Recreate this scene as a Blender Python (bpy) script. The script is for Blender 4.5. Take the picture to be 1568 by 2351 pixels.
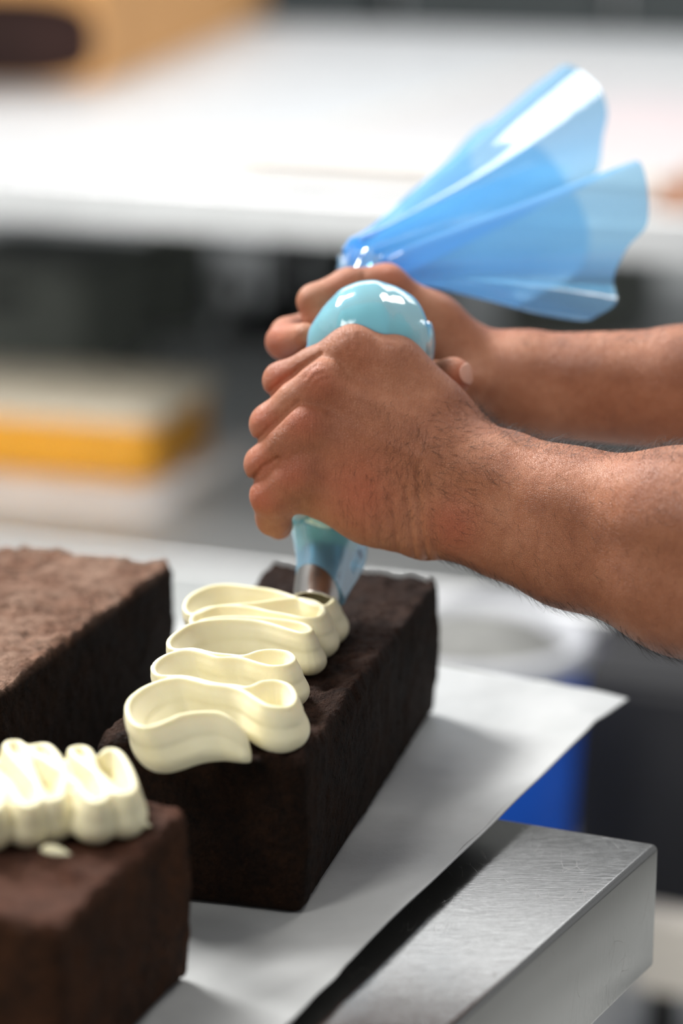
import bpy, bmesh, math, random
import numpy as np
from mathutils import Vector, Matrix, noise
random.seed(7); np.random.seed(7)
for _o in list(bpy.data.objects): bpy.data.objects.remove(_o)
SC = bpy.context.scene
COL = SC.collection

# ------------------------------------------------------------------ camera
CAM_H = 0.57; PITCH = math.radians(16); F = 85 / 36 * 2351
cd = bpy.data.cameras.new('camera'); cam = bpy.data.objects.new('camera', cd); COL.objects.link(cam)
cam.location = (0, 0, CAM_H); cam.rotation_euler = (math.radians(90) - PITCH, 0, 0)
cd.lens = 85; cd.sensor_fit = 'VERTICAL'; cd.sensor_height = 36; cd.sensor_width = 24
cd.clip_start = 0.05; cd.clip_end = 60
cd.dof.use_dof = True; cd.dof.focus_distance = 1.345; cd.dof.aperture_fstop = 2.5; cd.dof.aperture_blades = 0
SC.camera = cam

# ------------------------------------------------------------------ world, lights, exposure
w = bpy.data.worlds.new('world'); SC.world = w; w.use_nodes = True
w.node_tree.nodes['Background'].inputs[0].default_value = (0.95, 0.97, 1.0, 1)
w.node_tree.nodes['Background'].inputs[1].default_value = 0.40
def area(name, loc, target, size, power, color=(1, 1, 1), size_y=None):
    l = bpy.data.lights.new(name, 'AREA'); l.energy = power; l.color = color
    l.shape = 'RECTANGLE'; l.size = size; l.size_y = size_y or size
    o = bpy.data.objects.new(name, l); COL.objects.link(o); o.location = loc
    o.rotation_euler = (Vector(target) - Vector(loc)).to_track_quat('-Z', 'Y').to_euler()
    return o
area('window_light', (-1.3, 2.9, 2.1), (0, 1.4, 0.1), 0.8, 150, (1.0, 0.985, 0.96))
area('overhead_fill', (0.9, 2.2, 2.1), (0.1, 1.4, 0.1), 0.5, 16, (1.0, 0.96, 0.9), 0.9)
for _y, _p in ((5.25, 50), (7.25, 62)):      # two added lamp panels, brightening the far table and patterning the steel reflection
    _l = area('overhead_fill', (0.45, _y, 2.4), (0.45, _y, 0), 4.4, _p, (0.96, 0.98, 1.0), 1.3); _l.rotation_euler = (0, 0, math.radians(-22.5))
_l = area('overhead_fill', (-2.0, 1.5, 1.9), (-0.62, 4.4, -0.6), 0.5, 11, (1.0, 0.98, 0.95)); _l.data.spread = math.radians(60)  # narrow fill lamp added to brighten the tub and its shelf
area('overhead_fill', (-1.3, 0.1, 1.9), (0, 1.4, 0.05), 0.6, 26, (1.0, 0.97, 0.93), 0.9)  # unseen front fill, added to light the hands from the camera side
SC.view_settings.view_transform = 'Standard'; SC.view_settings.look = 'None'
SC.view_settings.gamma = 1; SC.view_settings.use_curve_mapping = False
SC.view_settings.exposure = 0.0

# ------------------------------------------------------------------ measuring helpers
CE, SE = math.cos(PITCH), math.sin(PITCH)
def V(px, py, d):                       # a point at distance d along the lens axis
    x = (px - 784) / F * d; y = -(py - 1175.5) / F * d
    return np.array((x, d * CE + y * SE, CAM_H - d * SE + y * CE))
def G(px, py, z):                       # a point on the level z
    r = V(px, py, 1.0) - np.array((0, 0, CAM_H)); t = (z - CAM_H) / r[2]
    return np.array((r[0] * t, r[1] * t, z))
def to_px(P):                           # N x 3 -> px, py, d
    x = P[:, 0]; dy = P[:, 1]; dz = P[:, 2] - CAM_H
    d = dy * CE - dz * SE; u = dy * SE + dz * CE
    return 784 + x / d * F, 1175.5 - u / d * F, d

# ------------------------------------------------------------------ object helpers
def link(name, me, mat=None, parent=None, smooth=True):
    o = bpy.data.objects.new(name, me); COL.objects.link(o)
    if mat is not None: me.materials.append(mat)
    if parent is not None: o.parent = parent
    if smooth and len(me.polygons): me.polygons.foreach_set('use_smooth', [True] * len(me.polygons))
    return o
def mesh(name, verts, faces, mat=None, parent=None, smooth=True):
    me = bpy.data.meshes.new(name); me.from_pydata([tuple(map(float, v)) for v in verts], [], [tuple(map(int, f)) for f in faces]); me.update()
    return link(name, me, mat, parent, smooth)
def tag(o, label=None, cat=None, group=None, kind=None):
    if label: o['label'] = label
    if cat: o['category'] = cat
    if group: o['group'] = group
    if kind: o['kind'] = kind
    return o
def empty(name, loc, label, cat, group=None):
    o = bpy.data.objects.new(name, None); COL.objects.link(o); o.location = loc; o.empty_display_size = 0.02
    return tag(o, label, cat, group)
def keep(o, parent):                    # parent without moving the world-space mesh
    o.parent = parent; o.location = tuple(-Vector(parent.location)); return o
def prism(name, poly, z0, z1, mat, bevel=0.0, seg=2, parent=None, smooth=False):
    bm = bmesh.new()
    b = [bm.verts.new((p[0], p[1], z0)) for p in poly]; t = [bm.verts.new((p[0], p[1], z1)) for p in poly]
    n = len(poly)
    bm.faces.new(b[::-1]); bm.faces.new(t)
    for i in range(n): bm.faces.new((b[i], b[(i + 1) % n], t[(i + 1) % n], t[i]))
    bmesh.ops.recalc_face_normals(bm, faces=bm.faces)
    if bevel: bmesh.ops.bevel(bm, geom=bm.edges[:], offset=bevel, segments=seg, profile=0.5, affect='EDGES')
    me = bpy.data.meshes.new(name); bm.to_mesh(me); bm.free()
    o = link(name, me, mat, None, smooth)
    if parent is not None: keep(o, parent)
    return o
def rect(c, a, la0, la1, lb0, lb1):     # rectangle in a frame turned by angle a about c
    ux, uy = math.cos(a), math.sin(a)
    return [(c[0] + ux * s - uy * t, c[1] + uy * s + ux * t) for s, t in ((la0, lb0), (la1, lb0), (la1, lb1), (la0, lb1))]
def rrect(c, a, la0, la1, lb0, lb1, r, n=6):
    ux, uy = math.cos(a), math.sin(a); out = []
    for (s, t, a0) in ((la1 - r, lb1 - r, 0), (la0 + r, lb1 - r, 90), (la0 + r, lb0 + r, 180), (la1 - r, lb0 + r, 270)):
        for k in range(n + 1):
            q = math.radians(a0 + 90 * k / n); S = s + r * math.cos(q); T = t + r * math.sin(q)
            out.append((c[0] + ux * S - uy * T, c[1] + uy * S + ux * T))
    return out
def lathe(name, prof, c, mat, n=48, parent=None):   # prof: list of (r, z) from bottom to top
    vs = []; fs = []
    for r, z in prof:
        for k in range(n):
            q = 2 * math.pi * k / n; vs.append((c[0] + r * math.cos(q), c[1] + r * math.sin(q), z))
    for i in range(len(prof) - 1):
        for k in range(n): fs.append((i * n + k, i * n + (k + 1) % n, (i + 1) * n + (k + 1) % n, (i + 1) * n + k))
    o = mesh(name, vs, fs, mat)
    if parent is not None: keep(o, parent)
    return o
def catmull(pts, per=8, closed=False):
    P = [np.array(p, float) for p in pts]; out = []; n = len(P)
    for i in range(n if closed else n - 1):
        if closed: p0, p1, p2, p3 = P[i - 1], P[i], P[(i + 1) % n], P[(i + 2) % n]
        else: p0, p1, p2, p3 = P[max(i - 1, 0)], P[i], P[i + 1], P[min(i + 2, n - 1)]
        for k in range(per):
            t = k / per
            out.append(0.5 * ((2 * p1) + (-p0 + p2) * t + (2 * p0 - 5 * p1 + 4 * p2 - p3) * t * t + (-p0 + 3 * p1 - 3 * p2 + p3) * t ** 3))
    if not closed: out.append(P[-1])
    return np.array(out)

# ------------------------------------------------------------------ material helpers
class NT:
    def __init__(s, name):
        s.m = bpy.data.materials.new(name); s.m.use_nodes = True; s.t = s.m.node_tree; s.n = s.t.nodes; s.l = s.t.links
        s.p = s.n['Principled BSDF']; s.out = s.n['Material Output']
        s.tc = s.n.new('ShaderNodeTexCoord').outputs['Object']
    def new(s, kind, **kw):
        nd = s.n.new(kind)
        for k, v in kw.items():
            if k in nd.inputs.keys(): nd.inputs[k].default_value = v
            else: setattr(nd, k, v)
        return nd
    def noise(s, scale, detail=4, rough=0.55, vec=None):
        nd = s.n.new('ShaderNodeTexNoise'); nd.inputs['Scale'].default_value = scale
        nd.inputs['Detail'].default_value = detail; nd.inputs['Roughness'].default_value = rough
        s.l.new(vec or s.tc, nd.inputs['Vector']); return nd.outputs['Fac']
    def voro(s, scale, feature='F1', vec=None, rnd=1.0):
        nd = s.n.new('ShaderNodeTexVoronoi'); nd.feature = feature; nd.inputs['Scale'].default_value = scale
        nd.inputs['Randomness'].default_value = rnd
        s.l.new(vec or s.tc, nd.inputs['Vector']); return nd.outputs['Distance']
    def ramp(s, fac, stops):
        nd = s.n.new('ShaderNodeValToRGB'); e = nd.color_ramp.elements
        while len(e) < len(stops): e.new(0.5)
        for q, (pos, c) in zip(e, stops):
            q.position = pos; q.color = (*c, 1) if len(c) == 3 else c
        s.l.new(fac, nd.inputs['Fac']); return nd.outputs['Color']
    def mix(s, fac, a, b, mode='MIX'):
        nd = s.n.new('ShaderNodeMix'); nd.data_type = 'RGBA'; nd.blend_type = mode
        for inp, v in ((nd.inputs[0], fac), (nd.inputs[6], a), (nd.inputs[7], b)):
            if hasattr(v, 'links') or isinstance(v, bpy.types.NodeSocket): s.l.new(v, inp)
            else: inp.default_value = (*v, 1) if isinstance(v, tuple) and len(v) == 3 else v
        return nd.outputs[2]
    def math(s, op, a, b=None, clamp=False):
        nd = s.n.new('ShaderNodeMath'); nd.operation = op; nd.use_clamp = clamp
        for inp, v in ((nd.inputs[0], a), (nd.inputs[1], b)):
            if v is None: continue
            if isinstance(v, bpy.types.NodeSocket): s.l.new(v, inp)
            else: inp.default_value = v
        return nd.outputs[0]
    def mapping(s, scale, rot=(0, 0, 0)):
        nd = s.n.new('ShaderNodeMapping'); nd.inputs['Scale'].default_value = scale; nd.inputs['Rotation'].default_value = rot
        s.l.new(s.tc, nd.inputs['Vector']); return nd.outputs['Vector']
    def bump(s, h, dist, strength=1.0, prev=None):
        nd = s.n.new('ShaderNodeBump'); nd.inputs['Distance'].default_value = dist; nd.inputs['Strength'].default_value = strength
        s.l.new(h, nd.inputs['Height'])
        if prev is not None: s.l.new(prev, nd.inputs['Normal'])
        s.l.new(nd.outputs['Normal'], s.p.inputs['Normal']); return nd.outputs['Normal']
    def set(s, **kw):
        for k, v in kw.items():
            i = s.p.inputs[k.replace('_', ' ')]
            if isinstance(v, bpy.types.NodeSocket): s.l.new(v, i)
            else: i.default_value = (*v, 1) if isinstance(v, tuple) and len(v) == 3 and i.type == 'RGBA' else v
        return s
def plain(name, col, rough=0.5, var=0.12, scale=30, metallic=0.0, **kw):
    m = NT(name); n = m.noise(scale)
    lo = tuple(c * (1 - var) for c in col); hi = tuple(min(1, c * (1 + var)) for c in col)
    m.set(Base_Color=m.ramp(n, [(0.3, lo), (0.7, hi)]), Roughness=rough, Metallic=metallic, **kw)
    return m.m

# cake crumb: dark, porous sides
def cake_material(name, side, side2, top, top2, dust, dust_amt):
    m = NT(name)
    geo = m.new('ShaderNodeNewGeometry'); sep = m.new('ShaderNodeSeparateXYZ'); m.l.new(geo.outputs['Normal'], sep.inputs[0])
    at = m.new('ShaderNodeAttribute', attribute_name='crust')
    n1 = m.noise(38, 6, 0.65); n2 = m.noise(240, 4, 0.7); pores = m.voro(420)
    sidec = m.ramp(m.math('ADD', m.math('MULTIPLY', n1, 0.5), m.math('MULTIPLY', n2, 0.5)), [(0.38, side), (0.62, side2)])
    n3 = m.noise(60, 8, 0.7)
    topc = m.ramp(n3, [(0.32, top), (0.62, top2)])
    d = m.math('MULTIPLY', m.ramp(m.noise(22, 7, 0.72), [(0.42, (0, 0, 0)), (0.66, (1, 1, 1))]), dust_amt)
    topc = m.mix(m.math('MULTIPLY', m.ramp(m.voro(75, 'DISTANCE_TO_EDGE', m.mapping((1, 1, 0.4))), [(0.0, (1, 1, 1)), (0.07, (0, 0, 0))]), m.ramp(m.noise(30, 3), [(0.45, (0, 0, 0)), (0.6, (1, 1, 1))])), topc, side2)
    topc = m.mix(d, topc, dust)
    m.set(Base_Color=m.mix(at.outputs['Fac'], sidec, topc), Roughness=m.math('ADD', 0.6, m.math('MULTIPLY', n1, 0.3)), Specular_IOR_Level=0.12)
    b = m.bump(n2, 0.004, 1.0); b = m.bump(m.ramp(pores, [(0.0, (0, 0, 0)), (0.35, (1, 1, 1))]), 0.0014, 0.8, b)
    m.bump(n3, 0.006, 0.8, b)
    return m.m
M = {}
M['cake_dark'] = cake_material('dark_chocolate_cake', (0.006, 0.0024, 0.0010), (0.030, 0.0115, 0.004), (0.010, 0.0042, 0.0028), (0.030, 0.0125, 0.0075), (0.16, 0.085, 0.058), 0.35)
M['cake_dusty'] = cake_material('dusty_chocolate_cake', (0.008, 0.0034, 0.0016), (0.034, 0.0145, 0.0065), (0.10, 0.045, 0.026), (0.33, 0.175, 0.115), (0.52, 0.34, 0.25), 0.8)
M['cake_red'] = cake_material('reddish_chocolate_cake', (0.022, 0.010, 0.005), (0.095, 0.036, 0.014), (0.045, 0.018, 0.011), (0.15, 0.062, 0.038), (0.22, 0.12, 0.09), 0.4)

def cream_mat():
    m = NT('butter_cream'); n = m.noise(60, 3)
    m.set(Base_Color=m.ramp(n, [(0.3, (0.83, 0.765, 0.51)), (0.7, (0.87, 0.81, 0.56))]), Roughness=0.42, Specular_IOR_Level=0.4,
          Subsurface_Weight=0.35, Subsurface_Scale=0.004, Subsurface_Radius=(1.0, 0.85, 0.45))
    m.bump(m.noise(700, 3), 0.0002, 0.4); return m.m
M['cream'] = cream_mat()

def paper_mat():
    m = NT('baking_parchment'); n = m.noise(14, 6, 0.6); f = m.noise(600, 3)
    m.set(Base_Color=m.ramp(n, [(0.3, (0.38, 0.39, 0.39)), (0.7, (0.46, 0.47, 0.47))]), Roughness=0.55, Specular_IOR_Level=0.35)
    b = m.bump(m.noise(9, 4, 0.5), 0.012, 0.55); m.bump(f, 0.0003, 0.5, b); return m.m
M['paper'] = paper_mat()

def steel_mat(name, col=(0.60, 0.59, 0.57), rough=0.24, scratch=True, grain=900):
    m = NT(name); n = m.noise(10, 5)
    c = m.ramp(n, [(0.3, tuple(v * 0.9 for v in col)), (0.7, col)])
    g = m.noise(40, 3, 0.5, m.mapping((1, grain / 20, 1), (0, 0, 0.4)))
    r = m.math('ADD', rough - 0.03, m.math('MULTIPLY', m.noise(24, 5), 0.08))
    if scratch:      # thin curved scratches: rims of stretched cells
        v1 = m.n.new('ShaderNodeTexVoronoi'); v1.feature = 'DISTANCE_TO_EDGE'; v1.inputs['Scale'].default_value = 1
        dv = m.n.new('ShaderNodeVectorMath'); dv.operation = 'ADD'
        nz = m.n.new('ShaderNodeTexNoise'); nz.inputs['Scale'].default_value = 7; m.l.new(m.tc, nz.inputs['Vector'])
        m.l.new(m.mapping((130, 26, 30), (0, 0, 0.9)), dv.inputs[0])
        sc = m.n.new('ShaderNodeVectorMath'); sc.operation = 'SCALE'; sc.inputs['Scale'].default_value = 9; m.l.new(nz.outputs['Color'], sc.inputs[0])
        m.l.new(sc.outputs[0], dv.inputs[1]); m.l.new(dv.outputs[0], v1.inputs['Vector'])
        line = m.ramp(v1.outputs['Distance'], [(0.0, (1, 1, 1)), (0.018, (0, 0, 0))])
        msk = m.ramp(m.noise(34, 3), [(0.5, (0, 0, 0)), (0.62, (1, 1, 1))])
        ln = m.math('MULTIPLY', line, msk)
        c = m.mix(m.math('MULTIPLY', ln, 0.35), c, (0.30, 0.28, 0.25)); r = m.math('ADD', r, m.math('MULTIPLY', ln, 0.25))
    m.set(Base_Color=c, Metallic=1.0, Roughness=r); m.bump(g, 0.0002, 0.25); return m.m
M['steel'] = steel_mat('brushed_stainless_steel', (0.29, 0.285, 0.275), 0.11)
M['steel_side'] = M['steel']
M['steel_far'] = steel_mat('pale_brushed_steel', (0.80, 0.81, 0.81), 0.5, False)
M['nozzle'] = steel_mat('polished_nozzle_steel', (0.62, 0.59, 0.55), 0.22, False)

# bag film: clear tinted plastic, slightly milky
def film_mat(name, tint, milk, milk_amt, gloss=0.35):
    m = NT(name); n = m.noise(30, 4)
    tr = m.new('ShaderNodeBsdfTransparent'); tr.inputs[0].default_value = (*tint, 1)
    df = m.new('ShaderNodeBsdfDiffuse'); df.inputs[0].default_value = (*milk, 1)
    tl = m.new('ShaderNodeBsdfTranslucent'); tl.inputs[0].default_value = (*milk, 1)
    gl = m.new('ShaderNodeBsdfGlossy'); gl.inputs[0].default_value = (1, 1, 1, 1); gl.inputs['Roughness'].default_value = 0.09
    bp = m.new('ShaderNodeBump'); bp.inputs['Distance'].default_value = 0.004; bp.inputs['Strength'].default_value = 0.12; m.l.new(n, bp.inputs['Height'])
    m.l.new(bp.outputs[0], gl.inputs['Normal'])
    fr = m.new('ShaderNodeFresnel'); fr.inputs[0].default_value = 1.5; m.l.new(bp.outputs[0], fr.inputs['Normal'])
    def mx(f, a, b):
        q = m.n.new('ShaderNodeMixShader')
        if isinstance(f, float): q.inputs[0].default_value = f
        else: m.l.new(f, q.inputs[0])
        m.l.new(a, q.inputs[1]); m.l.new(b, q.inputs[2]); return q.outputs[0]
    body = mx(0.5, df.outputs[0], tl.outputs[0]); s = mx(milk_amt, tr.outputs[0], body)
    s = mx(m.math('MINIMUM', fr.outputs[0], gloss), s, gl.outputs[0])
    m.l.new(s, m.out.inputs['Surface']); m.n.remove(m.p); return m.m
M['film'] = film_mat('clear_blue_bag_film', (0.38, 0.77, 0.98), (0.46, 0.77, 1.0), 0.42)
M['tail_film'] = film_mat('blue_bag_film_tail', (0.50, 0.82, 0.98), (0.30, 0.60, 0.93), 0.50, 0.10)

def skin_mat():
    m = NT('tanned_skin')
    at = m.new('ShaderNodeAttribute', attribute_name='redness')
    n = m.noise(26, 6, 0.65); n2 = m.noise(170, 4, 0.6)
    base = m.ramp(n, [(0.30, (0.29, 0.098, 0.045)), (0.50, (0.40, 0.150, 0.072)), (0.70, (0.50, 0.215, 0.115))])
    base = m.mix(m.math('MULTIPLY', at.outputs['Fac'], 0.75), base, (0.46, 0.115, 0.055))
    base = m.mix(m.math('MULTIPLY', m.ramp(n2, [(0.55, (0, 0, 0)), (0.75, (1, 1, 1))]), 0.35), base, (0.28, 0.095, 0.045))
    m.set(Base_Color=base, Roughness=m.math('ADD', 0.42, m.math('MULTIPLY', n2, 0.16)), Specular_IOR_Level=0.45,
          Subsurface_Weight=0.22, Subsurface_Scale=0.004, Subsurface_Radius=(1.0, 0.35, 0.2))
    c1 = m.voro(900, 'DISTANCE_TO_EDGE'); ln = m.ramp(c1, [(0.0, (0, 0, 0)), (0.12, (1, 1, 1))])
    aniso = m.noise(60, 4, 0.6, m.mapping((14, 3, 2.0), (0, 0.25, 0)))
    b = m.bump(ln, 0.00035, 0.7); b = m.bump(aniso, 0.0012, 0.5, b); m.bump(n2, 0.0016, 0.45, b); return m.m
M['skin'] = skin_mat()
M['nail'] = plain('finger_nail', (0.62, 0.33, 0.24), 0.25, 0.06, 60)
M['hair'] = plain('dark_body_hair', (0.022, 0.014, 0.010), 0.5, 0.2, 60)

# ================================================================== the setting
ROOM = math.radians(-22.5)              # tables and walls stand at this angle
FZ = -0.90
def floor_mat():
    m = NT('grey_floor'); n = m.noise(3, 5)
    m.set(Base_Color=m.ramp(n, [(0.3, (0.42, 0.43, 0.42)), (0.7, (0.52, 0.53, 0.52))]), Roughness=0.35); m.bump(m.noise(40, 3), 0.001, 0.3); return m.m
M['floor'] = floor_mat()
C0 = (0.0, 3.8)
tag(prism('floor', rect(C0, ROOM, -6, 5, -6, 6.2), FZ - 0.1, FZ, M['floor']), kind='structure')
M['wall'] = plain('white_wall', (0.72, 0.73, 0.72), 0.8, 0.04, 3)
M['dark_wall'] = plain('dark_grey_tiles', (0.13, 0.14, 0.14), 0.45, 0.1, 3)
# back wall: dark lower wainscot, white above it with two window openings
tag(prism('wall_back', rect(C0, ROOM, -6, 5, 6.0, 6.2), FZ, 0.75, M['wall']), kind='structure')
for k, (a0, a1) in enumerate(((-6, -3.2), (-1.4, -0.6), (1.6, 2.2), (4.2, 5))):
    tag(prism('wall_back', rect(C0, ROOM, a0, a1, 6.0, 6.2), 0.75, 2.3, M['wall']), kind='structure')
tag(prism('wall_back', rect(C0, ROOM, -6, 5, 6.0, 6.2), 2.3, 2.6, M['wall']), kind='structure')
tag(prism('wall_left', rect(C0, ROOM, -6.2, -6, -6, 6.2), FZ, 2.6, M['wall']), kind='structure')
M['pane'] = None

# ================================================================== far things
# the far steel table: same height as the near one, 8 cm deep folded edge
p0 = G(0, 402, 0); ta = math.atan2(G(1568, 492, 0)[1] - p0[1], G(1568, 492, 0)[0] - p0[0])
FT = (p0[0], p0[1])
ft = empty('work_table', (FT[0], FT[1], 0), 'long pale steel work table in the blurred background with a cardboard box on it', 'table')
prism('table_top', rect(FT, ta, -1.6, 3.2, 0, 3.0), -0.078, 0.0, M['steel_far'], 0.006, 2, ft)
prism('shelf', rect(FT, ta, -1.6, 3.2, 0.05, 2.9), -0.69, -0.655, M['steel_far'], 0.004, 1, ft)
for s, t in ((-1.5, 0.08), (3.1, 0.08), (-1.5, 2.9), (3.1, 2.9), (0.92, 2.9)):
    prism('leg', rrect(FT, ta, s - 0.02, s + 0.02, t - 0.02, t + 0.02, 0.008, 3), FZ, -0.07, M['steel_far'], 0, 1, ft)

M['bench'] = plain('satin_grey_sheet', (0.46, 0.48, 0.48), 0.35, 0.05, 3)
be = empty('low_bench', (*rect(FT, ta, -1.6, 3.2, -0.95, 0.02)[0], FZ), 'low grey bench standing in front of the far table shelf', 'bench')
prism('bench_top', rect(FT, ta, -1.6, 0.72, -0.95, 0.02), -0.70, -0.657, M['bench'], 0.004, 1, be)
for s, t in ((-1.5, -0.9), (0.66, -0.9), (-1.5, -0.03), (0.66, -0.03)):
    prism('leg', rrect(FT, ta, s - 0.02, s + 0.02, t - 0.02, t + 0.02, 0.008, 3), FZ, -0.70, M['bench'], 0, 1, be)

# dark cabinet line standing at the back
M['cabinet'] = plain('dark_grey_enamel', (0.09, 0.10, 0.10), 0.4, 0.08, 4, Specular_IOR_Level=0.12)
M['black'] = plain('black_plastic', (0.012, 0.012, 0.012), 0.45, 0.3, 10, Specular_IOR_Level=0.12)
for k, (a0, a1) in enumerate(((-4.2, -1.9), (-1.85, 0.65), (0.75, 3.2))):
    cb = empty('cabinet', (*rect(C0, ROOM, a0, a1, 4.9, 5.6)[0], FZ),
               ('dark grey cabinet against the back wall, behind the cardboard box', 'dark grey cabinet against the back wall, left of the black gap', 'dark grey cabinet against the back wall, at the upper right corner')[k], 'cabinet', 'dark cabinets at the back')
    prism('body', rect(C0, ROOM, a0, a1, 4.9, 5.6), FZ + 0.08, 0.7, M['cabinet'], 0.006, 1, cb)
    prism('plinth', rect(C0, ROOM, a0 + .02, a1 - .02, 4.95, 5.6), FZ, FZ + 0.08, M['black'], 0, 1, cb)
    w_ = (a1 - a0) / 3
    for j in range(3):
        dpart = prism('door', rect(C0, ROOM, a0 + j * w_ + .01, a0 + (j + 1) * w_ - .01, 4.88, 4.898), FZ + 0.1, 0.68, M['cabinet'], 0.003, 1, cb)
        h = prism('handle', rect(C0, ROOM, a0 + j * w_ + .05, a0 + j * w_ + .07, 4.85, 4.88), -0.1, 0.1, M['steel_far'], 0.003, 1)
        h.parent = dpart; h.location = (0, 0, 0)

# cardboard box with an oval hand hole on the far table
M['card'] = plain('orange_brown_cardboard', (0.64, 0.33, 0.12), 0.8, 0.08, 5)
M['card_shade'] = plain('cardboard_inside_shade', (0.035, 0.014, 0.011), 0.9, 0.2, 5)  # near-black card colour standing in for the shade inside the box
M['tape'] = plain('red_box_print', (0.36, 0.09, 0.05), 0.7, 0.1, 8)
bl = G(232, 197, 0); bb = G(612, 33, 0); box_ang = math.atan2(bb[1] - bl[1], bb[0] - bl[0]) - math.pi / 2
BO = (bl[0], bl[1]); box_len = math.hypot(bb[0] - bl[0], bb[1] - bl[1])
bx = empty('cardboard_box', (BO[0], BO[1], 0), 'orange-brown cardboard box with an oval dark hand hole, on the far table', 'box')
BW = 0.62; BH = 0.34; th = 0.012
def box_front():                        # front panel with the oval opening cut out
    ux, uy = math.cos(box_ang), math.sin(box_ang)
    cx, cz, rx, rz = -0.245, 0.100, 0.236, 0.096; N = 48; vs = []; fs = []
    for y in (0, th):
        for k in range(N):
            q = 2 * math.pi * k / N; c, s = math.cos(q), math.sin(q)
            e = 0.62; X = cx + rx * math.copysign(abs(c) ** e, c); Z = cz + rz * math.copysign(abs(s) ** e, s)
            vs.append((BO[0] + ux * X - uy * y, BO[1] + uy * X + ux * y, Z))
        for k in range(N):
            q = 2 * math.pi * k / N; c, s = math.cos(q), math.sin(q)
            t = 1e9
            for val, d in (((0 - cx), c), ((-BW - cx), c), ((BH - cz), s), ((0.001 - cz), s)):
                if abs(d) > 1e-9 and val / d > 0: t = min(t, val / d)
            X = cx + t * c; Z = cz + t * s
            vs.append((BO[0] + ux * X - uy * y, BO[1] + uy * X + ux * y, Z))
    for k in range(N):
        k2 = (k + 1) % N
        fs += [(k, k2, N + k2, N + k), (2 * N + k2, 2 * N + k, 3 * N + k, 3 * N + k2), (k2, k, 2 * N + k, 2 * N + k2), (N + k, N + k2, 3 * N + k2, 3 * N + k)]
    return vs, fs
vs, fs = box_front(); o = mesh('front_panel', vs, fs, M['card'], smooth=False); keep(o, bx)
prism('side_panel', rect(BO, box_ang, -th, 0, th, box_len), 0.001, BH, M['card'], 0, 1, bx)
prism('side_panel', rect(BO, box_ang, -BW, -BW + th, th, box_len), 0.001, BH, M['card'], 0, 1, bx)
prism('back_panel', rect(BO, box_ang, -BW + th, -th, box_len - th, box_len), 0.001, BH, M['card'], 0, 1, bx)
prism('base_panel', rect(BO, box_ang, -BW + th, -th, th, box_len - th), 0.001, 0.01, M['card_shade'], 0, 1, bx)
prism('lid', rect(BO, box_ang, -BW, 0, 0, box_len), BH, BH + 0.008, M['card'], 0, 1, bx)
prism('shade_sheet', rect(BO, box_ang, -BW + th + .01, -th - .01, 0.06, 0.07), 0.01, BH - 0.01, M['card_shade'], 0, 1, bx)  # dark sheet added behind the hole to give it a shaded inside

# shallow board with a pinkish sheet on the far table
M['white_board'] = plain('white_plastic_board', (0.62, 0.61, 0.61), 0.35, 0.03, 6)
M['pink_sheet'] = plain('pale_pink_paper', (0.60, 0.52, 0.52), 0.6, 0.05, 6)
M['cream_rim'] = plain('cream_wood_rim', (0.62, 0.54, 0.42), 0.6, 0.06, 10)
b0 = G(500, 372, 0.03); b1 = G(1568, 436, 0.03); ba = math.atan2(b1[1] - b0[1], b1[0] - b0[0]); BB = (b0[0], b0[1])
bd = empty('pastry_board', (BB[0], BB[1], 0), 'large white pastry board with pale pink paper lying on the far table', 'board')
prism('board', rrect(BB, ba, 0, 1.9, 0, 1.65, 0.05), 0.014, 0.034, M['white_board'], 0.003, 1, bd)
prism('rim', rrect(BB, ba, 0.01, 1.89, 0.01, 1.64, 0.05), 0.034, 0.037, M['cream_rim'], 0, 1, bd)
prism('paper_sheet', rrect(BB, ba, 0.03, 1.86, 0.05, 1.6, 0.04), 0.037, 0.0385, M['white_board'], 0, 1, bd)
prism('pink_paper', rrect(BB, ba, 0.35, 1.7, 0.30, 1.1, 0.1), 0.0385, 0.0395, M['pink_sheet'], 0, 1, bd)
for s in (0.12, 1.75):
    for t in (0.12, 1.5): prism('foot', rrect(BB, ba, s - .03, s + .03, t - .03, t + .03, .01, 3), 0.0, 0.014, M['black'], 0, 1, bd)
wb = G(1500, 487, 0.0)
M['wood'] = plain('reddish_brown_wood', (0.42, 0.22, 0.14), 0.55, 0.15, 20)
rp = empty('wooden_block', (wb[0], wb[1], 0), 'small brown wooden block at the far table edge, right side', 'block')
prism('block', rrect((wb[0], wb[1]), ta, 0.0, 0.26, 0.002, 0.036, 0.01, 3), 0.0, 0.05, M['wood'], 0.005, 2, rp)
prism('knob', rrect((wb[0], wb[1]), ta, 0.04, 0.1, 0.008, 0.030, 0.006, 3), 0.05, 0.07, M['wood'], 0.004, 2, rp)

# yellow tub with a cream lid on the lower shelf
M['yellow'] = plain('amber_yellow_plastic', (0.72, 0.33, 0.015), 0.4, 0.08, 8)
M['lid'] = plain('cream_plastic_lid', (0.72, 0.64, 0.50), 0.5, 0.05, 8)
SZ = -0.655
t0 = G(332, 1120, SZ); tub_ang = ta + math.radians(4)
TB = (t0[0], t0[1])
tb = empty('storage_tub', (TB[0], TB[1], SZ), 'amber yellow storage tub with a cream lid on the low shelf', 'tub')
prism('tub_body', rrect(TB, tub_ang, -0.62, 0.02, 0, 0.34, 0.05), SZ + 0.007, SZ + 0.122, M['yellow'], 0.006, 2, tb, True)
prism('lid', rrect(TB, tub_ang, -0.635, 0.035, -0.015, 0.355, 0.055), SZ + 0.122, SZ + 0.148, M['lid'], 0.008, 2, tb, True)
prism('lid_panel', rrect(TB, tub_ang, -0.58, -0.02, 0.04, 0.30, 0.04), SZ + 0.148, SZ + 0.152, M['lid'], 0, 1, tb)
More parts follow.
